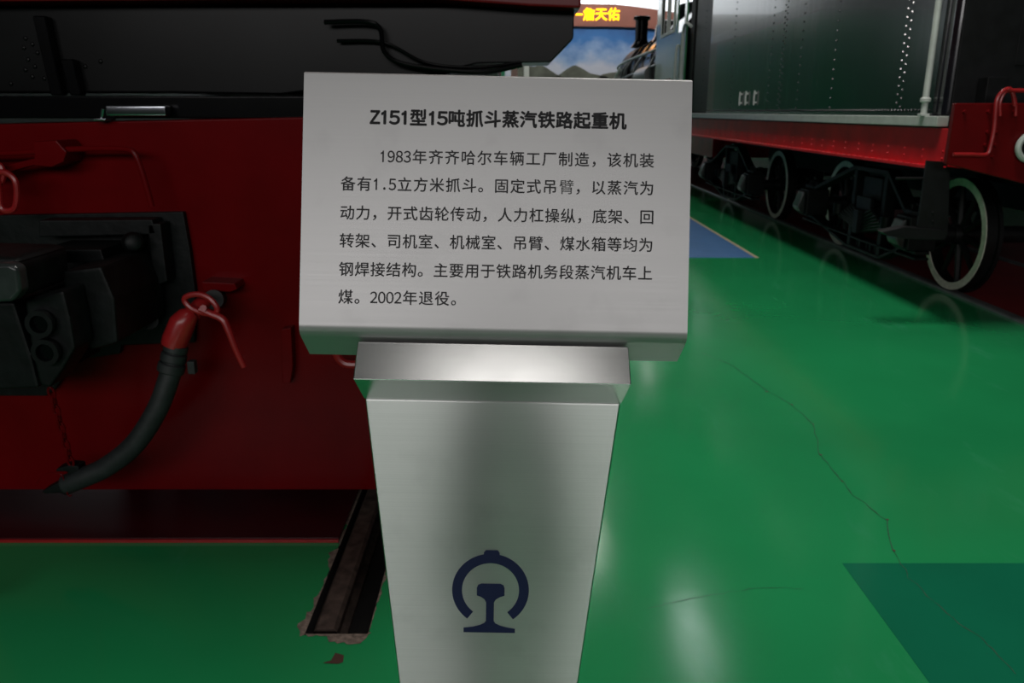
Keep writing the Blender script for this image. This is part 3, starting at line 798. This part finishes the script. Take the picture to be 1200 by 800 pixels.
def bogie(Ya, Yb, Ym, r):
    XB = 3.42; zc = .5
    bm = B()
    hw = .06
    def bar(pts, t=.020, w=hw):
        for (p, q) in zip(pts[:-1], pts[1:]):
            a, b2 = Vector((XB, *p)), Vector((XB, *q)); d = (b2-a).normalized(); nn = Vector((1, 0, 0)).cross(d)*t
            prism(bm, [a - nn - d*.008 - Vector((w, 0, 0)), b2 - nn + d*.008 - Vector((w, 0, 0)), b2 + nn + d*.008 - Vector((w, 0, 0)), a + nn - d*.008 - Vector((w, 0, 0))], (2*w, 0, 0), .004, 1)
    bar([(Ya-.14, .68), (Ya+.14, .68), (Ym-.36, .97), (Ym+.36, .97), (Yb-.14, .68), (Yb+.14, .68)])
    bar([(Ya-.14, .36), (Ya+.14, .36), (Ym-.38, .205), (Ym+.38, .205), (Yb-.14, .36), (Yb+.14, .36)], .014)
    bar([(Ya-.14, .31), (Ym, .30), (Yb+.14, .31)], .010)
    for s in (-1, 1):
        box(bm, XB-.05, XB+.05, Ym+s*.33-.035, Ym+s*.33+.035, .20, .97, .006)
        box(bm, XB-.03, XB+.03, Ym+s*.12-.018, Ym+s*.12+.018, .205, .31, .003)
        for k in (-.22, 0): box(bm, XB-.02, XB+.02, Ym+s*.2+k-.01, Ym+s*.2+k+.01, .205, .31, .002)
    fr = obj('bogie_frame', bm, M['greas'], tender)
    bm = B()      # bolster end with its leaf springs
    box(bm, XB-.02, XB+.12, Ym-.20, Ym+.20, .70, .90, .01)
    box(bm, XB-.09, XB-.05, Ym-.16, Ym+.16, .60, .72, .008)
    for k in range(7):
        L_ = .52 - k*.05
        for dx in (-.10, -.03):
            tube(bm, [(XB+dx, Ym-L_, .44+k*.022+.05), (XB+dx, Ym, .40+k*.022), (XB+dx, Ym+L_, .44+k*.022+.05)], .012, 6)
    box(bm, XB-.15, XB+.03, Ym-.05, Ym+.05, .38, .60, .008)
    cyl(bm, (XB-.10, Ym+.54, .50), (XB-.10, Ym+.54, .60), .05, n=12); cyl(bm, (XB-.10, Ym-.54, .50), (XB-.10, Ym-.54, .60), .05, n=12)
    obj('leaf_spring', bm, M['greas'], tender)
    for Yj in (Ya, Yb):
        bm = B(); box(bm, XB-.13, XB+.12, Yj-.13, Yj+.13, .37, .66, .02)
        cyl(bm, (XB-.02, Yj-.09, .66), (XB-.02, Yj-.09, .74), .018, n=10); cyl(bm, (XB-.02, Yj+.09, .66), (XB-.02, Yj+.09, .74), .018, n=10)
        tube(bm, [(XB-.02, Yj+.03*math.sin(2*PI*k/12), .72+.03*math.cos(2*PI*k/12)) for k in range(12)], .007, 6, True)
        ab = obj('axle_box', bm, M['greas'], tender)
        bm = B(); prism(bm, [(XB-.13, Yj-.09, .64), (XB-.16, Yj-.09, .63), (XB-.215, Yj-.09, .47), (XB-.19, Yj-.09, .42), (XB-.13, Yj-.09, .38)], (0, .18, 0), .014)
        obj('lid', bm, M['iron'], ab, label='slanted axle box lid')
        wheel(tender, 3.745, Yj, .0265+r, r, -1)
        wheel(tender, 2*TC-3.745, Yj, .0265+r, r, 1)
        bm = B(); cyl(bm, (XB, Yj, .026+r), (2*TC-XB, Yj, .026+r), .07, n=14); obj('axle', bm, M['blackm'], tender)
    bm = B(); tube(bm, [(XB+.05, Ya+.1, .28), (XB+.05, Yb-.1, .28)], .014, 8); box(bm, 3.66, 3.71, Ya+.55, Ya+.66, .30, .70, .01); box(bm, 3.66, 3.71, Yb-.66, Yb-.55, .30, .70, .01)
    obj('brake_gear', bm, M['greas'], tender)
bogie(6.76, 9.15, 7.66, .47)
bogie(11.5, 13.95, 12.6, .47)

# ------------------------------------------------------------------ the locomotive beyond the tender
loco = thing('steam_locomotive', 'distant steam locomotive with green cab, black boiler and chimney, ahead of the tender', 'locomotive', (TC, 20, 0))
cabY0, cabY1 = 14.75, 17.7
def sheet(x):
    bm = B(); t = .03
    w1 = (15.85, 17.1, 2.95, 3.75); w2 = (14.9, 15.55, 2.85, 4.1)
    ys_ = [cabY0, w2[0], w2[1], w1[0], w1[1], cabY1]
    for i in range(5):
        a, b2 = ys_[i], ys_[i+1]
        if i in (1, 3):
            ww = w2 if i == 1 else w1
            box(bm, x, x+t, a, b2, 1.2, ww[2]); box(bm, x, x+t, a, b2, ww[3], 4.5)
        else: box(bm, x, x+t, a, b2, 1.2, 4.5)
    return bm
cabo = obj('cab', sheet(TX), M['green'], loco, label='green cab side')
obj('cab_side', sheet(2*TC-TX-.03), M['green'], cabo)
bm = B(); tube(bm, [(TC+1.62*math.cos(math.radians(a)), cabY0-.2, 4.42+.5*math.sin(math.radians(a))) for a in range(0, 181, 15)], .02, 6)
pl = [(TC+1.6*math.cos(math.radians(a)), cabY0-.2, 4.42+.5*math.sin(math.radians(a))) for a in range(0, 181, 12)]
prism(bm, pl, (0, cabY1-cabY0+.5, 0)); obj('cab_roof', bm, M['black'], cabo)
bm = B()
for (y0, y1, z0, z1) in ((15.85, 17.1, 2.95, 3.75),):
    box(bm, TX-.02, TX+.05, y0-.05, y0, z0-.05, z1+.05); box(bm, TX-.02, TX+.05, y1, y1+.05, z0-.05, z1+.05)
    box(bm, TX-.02, TX+.05, y0, y1, z0-.05, z0); box(bm, TX-.02, TX+.05, (y0+y1)/2-.03, (y0+y1)/2+.03, z0, z1)
obj('window_frame', bm, M['white'], cabo, label='pale cab window frame')
bm = B(); box(bm, TX+.1, 2*TC-TX-.1, cabY1-.05, cabY1, 1.2, 2.7); box(bm, TX+.02, 2*TC-TX-.02, cabY0-.2, cabY1, 1.15, 1.3); obj('cab_front', bm, M['black'], cabo)
bm = B(); box(bm, TX-.012, TX+.001, 16.0, 16.9, 1.5, 2.1, .003); obj('number_plate', bm, mat('plate_brown', (.16, .05, .035), .4, 0, .5, 9), cabo, label='brown plate on the cab side')
# dark gangway between cab and tender with its two pale handrails
bm = B(); box(bm, TX+.08, TX+.5, 14.45, 14.74, 1.2, 4.4, .01); obj('gangway', bm, M['blackm'], loco)
bm = B()
ya = onX(800, 50, TX-.04).y; yb = onX(793, 50, TX-.04).y
tube(bm, smooth([(TX-.04, ya, 1.3), (TX-.04, ya, 2.6), (TX-.04, ya-.02, 2.83), (TX-.04, ya-.2, 2.93), (TX+.0, ya-.45, 2.86)], 5), .028, 8)
tube(bm, smooth([(TX-.04, yb, 1.3), (TX-.04, yb, 2.5), (TX+.02, yb, 2.62)], 5), .024, 8)
obj('handrail', bm, M['white'], loco, label='pale handrail beside the cab')
# boiler, smokebox, chimney, domes
bm = B(); tube(bm, [(TC, 17.6, 2.75), (TC, 19.2, 2.75), (TC, 19.25, 2.72), (TC, 26.3, 2.68)], [.98, .98, .86, .80], 32); 
for y in (20.5, 22.0, 23.5, 25.0): tube(bm, [(TC, y-.03, 2.7), (TC, y+.03, 2.7)], [.87, .87], 32)
obj('boiler', bm, M['tank'], loco)
bm = B(); tube(bm, [(TC, 26.3, 2.68), (TC, 28.2, 2.68), (TC, 28.3, 2.68), (TC, 28.45, 2.68)], [.87, .87, .7, .2], 32); obj('smokebox', bm, M['blackm'], loco)
bm = B(); c = Vector((onY(752, 30, 27.3).x, 27.3, 0))
tube(bm, [c+Vector((0, 0, z)) for z in (3.45, 3.58, 3.7, 4.26, 4.29, 4.37, 4.39)], [.34, .23, .20, .20, .26, .27, .22], 24)
obj('chimney', bm, M['black'], loco)
bm = B()
tube(bm, [(TC, 21.4, z) for z in (3.45, 3.6, 3.9, 4.05, 4.1)], [.5, .42, .40, .26, .05], 20); obj('dome', bm, M['tank'], loco); bm = B()
tube(bm, [(TC, 24.4, z) for z in (3.4, 3.55, 3.8, 3.95, 4.0)], [.45, .38, .36, .24, .05], 20)
obj('dome', bm, M['tank'], loco)
bm = B(); tube(bm, smooth([(3.52, 18.2, 2.95), (3.52, 22, 2.95), (3.5, 26.5, 2.95), (3.55, 28.3, 2.85), (3.9, 28.6, 2.6)], 5), .035, 8)
for y in (19, 21, 23, 25, 27): tube(bm, [(3.52, y, 2.95), (3.68, y, 2.9)], .02, 6)
obj('boiler_handrail', bm, M['white'], loco)
bm = B(); box(bm, 3.1, 3.8, 17.7, 28.4, 1.93, 1.98); box(bm, 3.08, 3.13, 17.7, 28.4, 1.86, 2.0); obj('running_board', bm, M['grey'], loco)
bm = B(); tube(bm, smooth([(3.14, 28.4, 1.95), (3.12, 28.8, 1.6), (3.15, 28.9, 1.2)], 5), .05, 8); tube(bm, smooth([(3.4, 26.5, 2.75), (3.3, 28.0, 2.3), (3.28, 28.5, 1.98)], 5), .05, 8)
obj('front_rail', bm, M['white'], loco)
bm = B(); cyl(bm, (3.3, 26.0, 1.35), (3.3, 27.4, 1.35), .42, n=24); cyl(bm, (3.34, 26.4, 2.3), (3.34, 27.3, 2.3), .22, n=20); obj('cylinder', bm, M['white'], loco)
bm = B()
cyl(bm, (3.45, 20.5, 2.35), (3.45, 22.4, 2.35), .24, n=20); cyl(bm, (3.4, 23.4, 2.2), (3.4, 24.4, 2.2), .18, n=16)
for y in (19.2, 20.2, 22.8, 24.9, 25.6): tube(bm, smooth([(3.6, y, 3.0), (3.35, y+.1, 2.6), (3.4, y+.3, 2.0)], 4), .035, 8)
tube(bm, [(3.35, 18, 2.55), (3.35, 26, 2.45)], .03, 8)
obj('air_pump', bm, M['grey'], loco)
bm = B(); box(bm, TC-1.4, TC+1.4, 28.7, 28.8, .8, 1.25, .01); box(bm, TC-.9, TC+.9, 14.55, 28.75, .7, 1.15, .01); obj('locomotive_frame', bm, M['red_t'], loco)
for y in (18.6, 20.6, 22.6): wheel(loco, 3.745, y, .0265+.7, .7, -1, True, 14, 'driving_wheel'); wheel(loco, 2*TC-3.745, y, .0265+.7, .7, 1, False, 14, 'driving_wheel')
bm = B(); ball(bm, (TC, 28.6, 3.5), .16, (1, 1, 1)); cyl(bm, (TC, 28.5, 3.5), (TC, 28.8, 3.5), .18, n=20); obj('headlamp', bm, M['white'], loco)

# ------------------------------------------------------------------ mural with its header at the far end
MY = 34.0
mur = thing('mural_board', 'far mural of blue sky, clouds and mountains under a brown header with yellow characters', 'mural', (0, MY, 0))
def mural_mat():
    m = bpy.data.materials.new('painted_sky'); m.use_nodes = True; nt = m.node_tree; n = nt.nodes; l = nt.links; b = n['Principled BSDF']
    b.inputs['Roughness'].default_value = .6
    tc = n.new('ShaderNodeTexCoord'); sx = n.new('ShaderNodeSeparateXYZ'); l.new(tc.outputs['Object'], sx.inputs[0])
    mp = n.new('ShaderNodeMapping'); mp.inputs['Scale'].default_value = (.9, 1, 1.1); l.new(tc.outputs['Object'], mp.inputs[0])
    ns = n.new('ShaderNodeTexNoise'); ns.inputs['Scale'].default_value = .85; ns.inputs['Detail'].default_value = 7; l.new(mp.outputs[0], ns.inputs['Vector'])
    mr = n.new('ShaderNodeMapRange'); mr.inputs[1].default_value = 4.9; mr.inputs[2].default_value = 3.0; l.new(sx.outputs['Z'], mr.inputs[0])
    ad = n.new('ShaderNodeMath'); ad.operation = 'MULTIPLY_ADD'; ad.inputs[1].default_value = 1.5; ad.inputs[2].default_value = -.75; l.new(ns.outputs['Fac'], ad.inputs[0])
    sm = n.new('ShaderNodeMath'); sm.operation = 'ADD'; l.new(ad.outputs[0], sm.inputs[0]); l.new(mr.outputs[0], sm.inputs[1])
    r = n.new('ShaderNodeValToRGB'); e = r.color_ramp.elements
    e[0].position = .05; e[0].color = (.02, .09, .27, 1); e[1].position = .95; e[1].color = (.50, .52, .62, 1)
    x = e.new(.35); x.color = (.03, .14, .38, 1); x = e.new(.62); x.color = (.22, .33, .54, 1)
    l.new(sm.outputs[0], r.inputs[0]); l.new(r.outputs[0], b.inputs['Base Color'])
    return m
zb0 = onY(700, 32, MY).z
bm = B(); box(bm, -.9, 6.2, MY, MY+.08, .3, zb0+.1); obj('painting', bm, mural_mat(), mur)
bm = B()
tops = [(640, 3), (690, 4.5), (720, 5), (745, 7.5), (770, 11), (800, 16)]
P = [onY(*p, MY-.12) for p in tops] + [onY(*p, MY-.12) for p in ((800, 38), (770, 34), (745, 32), (715, 31), (690, 31), (640, 30))]
prism(bm, P, (0, .10, 0)); 
obj('header', bm, M['brown'], mur)
bm = B()
s14 = 15.5 * 33 / F
for c, q in (('一', (676, 17)), ('詹', (690.3, 16.6)), ('天', (704.6, 16.4)), ('佑', (719.2, 16.6))):
    put_glyph(bm, c, onY(*q, MY-.14), Vector((1, 0, 0)), Vector((0, 0, 1)), s14*.9, 1, .018)
obj('header_lettering', bm, M['glyph'], mur, label='glowing yellow characters')
bm = B()
def mtn(px, base=110): prism(bm, [onY(*p, MY-.03) for p in px] + [onY(px[-1][0], base, MY-.03), onY(px[0][0], base, MY-.03)], (0, .025, 0))
mtn(((600, 74), (612, 76), (626, 78), (634, 76), (640, 79), (652, 87), (664, 92)))
mtn(((648, 92), (656, 87), (664, 81), (671, 77), (675, 76.5), (682, 80), (692, 86), (702, 88), (712, 90)))
mtn(((700, 92), (706, 87), (716, 85), (730, 84)))
obj('painted_mountain', bm, M['mount'], mur)
bm = B(); box(bm, -.9, 6.2, MY-.05, MY+.12, 0, .31); obj('plinth', bm, M['brown'], mur)
bm = B(); p0, p1 = onY(599, 70, 25), onY(606.5, 95, 25); box(bm, p0.x, p1.x, 25, 25.05, 0, 3.4, .004)
tag(obj('display_board', bm, M['pink']), 'tall narrow pale pink board far behind the red crane', 'board')

# ------------------------------------------------------------------ the green coach on the crane's track, mirrored in the tank side
co = thing('goods_wagon', 'green boxcar standing behind the red crane, mirrored in the glossy tender tank', 'wagon', (-1.7, 23, 0))
bm = B(); box(bm, -3.1, -.3, 17.5, 30, 1.0, 3.5, .08); obj('wagon_body', bm, M['cgreen'], co)
bm = B(); pl = [(-1.7+1.42*math.cos(math.radians(a)), 17.4, 3.49+.55*math.sin(math.radians(a))) for a in range(0, 181, 12)]
prism(bm, pl, (0, 12.7, 0)); obj('wagon_roof', bm, M['grey'], co)
bm = B(); box(bm, -.30, -.25, 22.4, 25.0, 1.05, 3.3, .01)
for k in range(6): box(bm, -.25, -.235, 22.5+k*.43, 22.54+k*.43, 1.1, 3.25)
obj('sliding_door', bm, M['cgreen'], co)
for y in (17.6, 19.2, 20.8, 26.4, 28.0, 29.8):
    bm = B(); box(bm, -.30, -.25, y-.05, y+.05, 1.0, 3.45, .005); obj('side_post', bm, M['cgreen'], co)
bm = B(); box(bm, -2.9, -.5, 17.8, 29.7, .55, .99, .02); obj('wagon_underframe', bm, M['blackm'], co)
for y in (19.2, 21.2, 26.4, 28.4):
    wheel(co, TCX+.7, y, .46, .46, 1, False); wheel(co, TCX-.7, y, .46, .46, -1, False)

# ------------------------------------------------------------------ the photographer, mirrored in the steel pedestal
per = thing('person', 'person in dark jacket and trousers facing the steel sign, mirrored darkly in its pedestal', 'person', (0, -.30, 0))
def skin_body(name, verts, edges, m, parent, sub=2):
    me = bpy.data.meshes.new(name); me.from_pydata([Vector(v[0]) - ORG[parent.name] for v in verts], edges, [])
    o = link(bpy.data.objects.new(name, me)); o.parent = parent; me.materials.append(m)
    md = o.modifiers.new('skin', 'SKIN')
    sv = me.skin_vertices[0].data if me.skin_vertices else None
    if sv is None:
        b = bmesh.new(); b.from_mesh(me); b.verts.layers.skin.verify(); b.to_mesh(me); b.free(); sv = me.skin_vertices[0].data
    for i, v in enumerate(verts):
        sv[i].radius = v[1] if isinstance(v[1], tuple) else (v[1], v[1])
    sv[0].use_root = True
    md.use_smooth_shade = True
    s = o.modifiers.new('sub', 'SUBSURF'); s.levels = sub; s.render_levels = sub
    ORG[o.name] = ORG[parent.name]
    return o
bx_, by_ = 0.0, -.27
V = [((bx_, by_, .90), (.175, .12)), ((bx_, by_, 1.05), (.17, .12)), ((bx_, by_, 1.22), (.18, .13)), ((bx_, by_, 1.34), (.17, .10)), ((bx_, by_+.01, 1.42), .055), ((bx_, by_+.04, 1.47), .05)]
E_ = [(0, 1), (1, 2), (2, 3), (3, 4), (4, 5)]
for s in (-1, 1):
    i = len(V)
    V += [((bx_+s*.10, by_, .82), (.095, .095)), ((bx_+s*.115, by_+.01, .47), .062), ((bx_+s*.12, by_-.02, .10), .045), ((bx_+s*.125, by_+.11, .034), (.045, .036))]
    E_ += [(0, i), (i, i+1), (i+1, i+2), (i+2, i+3)]
    j = len(V)
    V += [((bx_+s*.20, by_, 1.35), .062), ((bx_+s*.235, by_+.10, 1.13), .055), ((bx_+s*.095, by_+.212, 1.425), .036)]
    E_ += [(3, j), (j, j+1), (j+1, j+2)]
V = [((v[0][0], v[0][1], v[0][2]*1.04 + .0), v[1]) for v in V]
body = skin_body('body', V, E_, M['cloth'], per)
HC = Vector((bx_, by_+.06, 1.635))
bm = B()
ball(bm, HC, .105, (.76, .92, 1.12), 24, 16)
for v in bm.verts:
    q = v.co - HC
    if q.y > 0 and q.z < 0: v.co.x = HC.x + q.x * (1 + q.z*2.2)
prism(bm, [HC+Vector((-.013, .093, -.025)), HC+Vector((.013, .093, -.025)), HC+Vector((.006, .090, .02)), HC+Vector((-.006, .090, .02))], (0, .020, -.004), .004)
for s in (-1, 1):
    ball(bm, HC+Vector((s*.082, 0, -.005)), .028, (.35, .6, 1), 10, 8)
    ball(bm, HC+Vector((s*.03, .088, .005)), .012, (1.2, .5, .7), 10, 8)
ball(bm, HC+Vector((0, .082, -.055)), .022, (1, .4, .35), 10, 8)
obj('head', bm, M['skin'], per)
bm = B(); ball(bm, HC+Vector((0, -.012, .022)), .112, (.82, .92, 1.02), 24, 16)
bmesh.ops.delete(bm, geom=[v for v in bm.verts if (v.co.y > HC.y+.045 and v.co.z < HC.z+.07) or v.co.z < HC.z-.06], context='VERTS')
obj('hair', bm, M['hair'], per)
for s in (-1, 1):
    w0 = Vector((bx_+s*.10, by_+.205, 1.455)); pc = Vector((bx_+s*.092, by_+.218, 1.50))
    Vh = [(w0, .028), (w0.lerp(pc, .5), (.036, .018)), (pc, (.040, .018))]; Eh = [(0, 1), (1, 2)]
    for k, L_ in enumerate((.060, .072, .078, .068)):
        i = len(Vh); o0 = pc + Vector((0, (k-1.5)*-.016, .012))
        Vh += [(o0 + Vector((0, 0, .012)), .010), (o0 + Vector((-s*.012, .008, L_*.45)), .009), (o0 + Vector((-s*.024, .012, L_*.75)), .008)]
        Eh += [(2, i), (i, i+1), (i+1, i+2)]
    i = len(Vh); Vh += [(w0.lerp(pc, .45)+Vector((-s*.02, -.018, .0)), .011), (w0.lerp(pc, .9)+Vector((-s*.035, -.02, .0)), .009)]
    Eh += [(1, i), (i, i+1)]
    skin_body('hand', Vh, Eh, M['skin'], per, 1)

cm = thing('camera', 'small black camera held up at eye height by the person before the sign', 'camera', (0, -.045, 1.455))
bm = B(); box(bm, -.040, .040, -.070, -.026, 1.466, 1.534, .008); box(bm, -.022, .022, -.074, -.034, 1.530, 1.556, .006); obj('camera_body', bm, M['blackm'], cm)
bm = B(); annulus(bm, (0, -.030, 1.5), (0, 1, 0), .031, .022, .018, 32); obj('lens_ring', bm, M['black'], cm)
for o in list(bpy.data.objects):
    if o.type == 'MESH' and o.parent is None and 'label' not in o and 'kind' not in o: print('UNTAGGED', o.name)
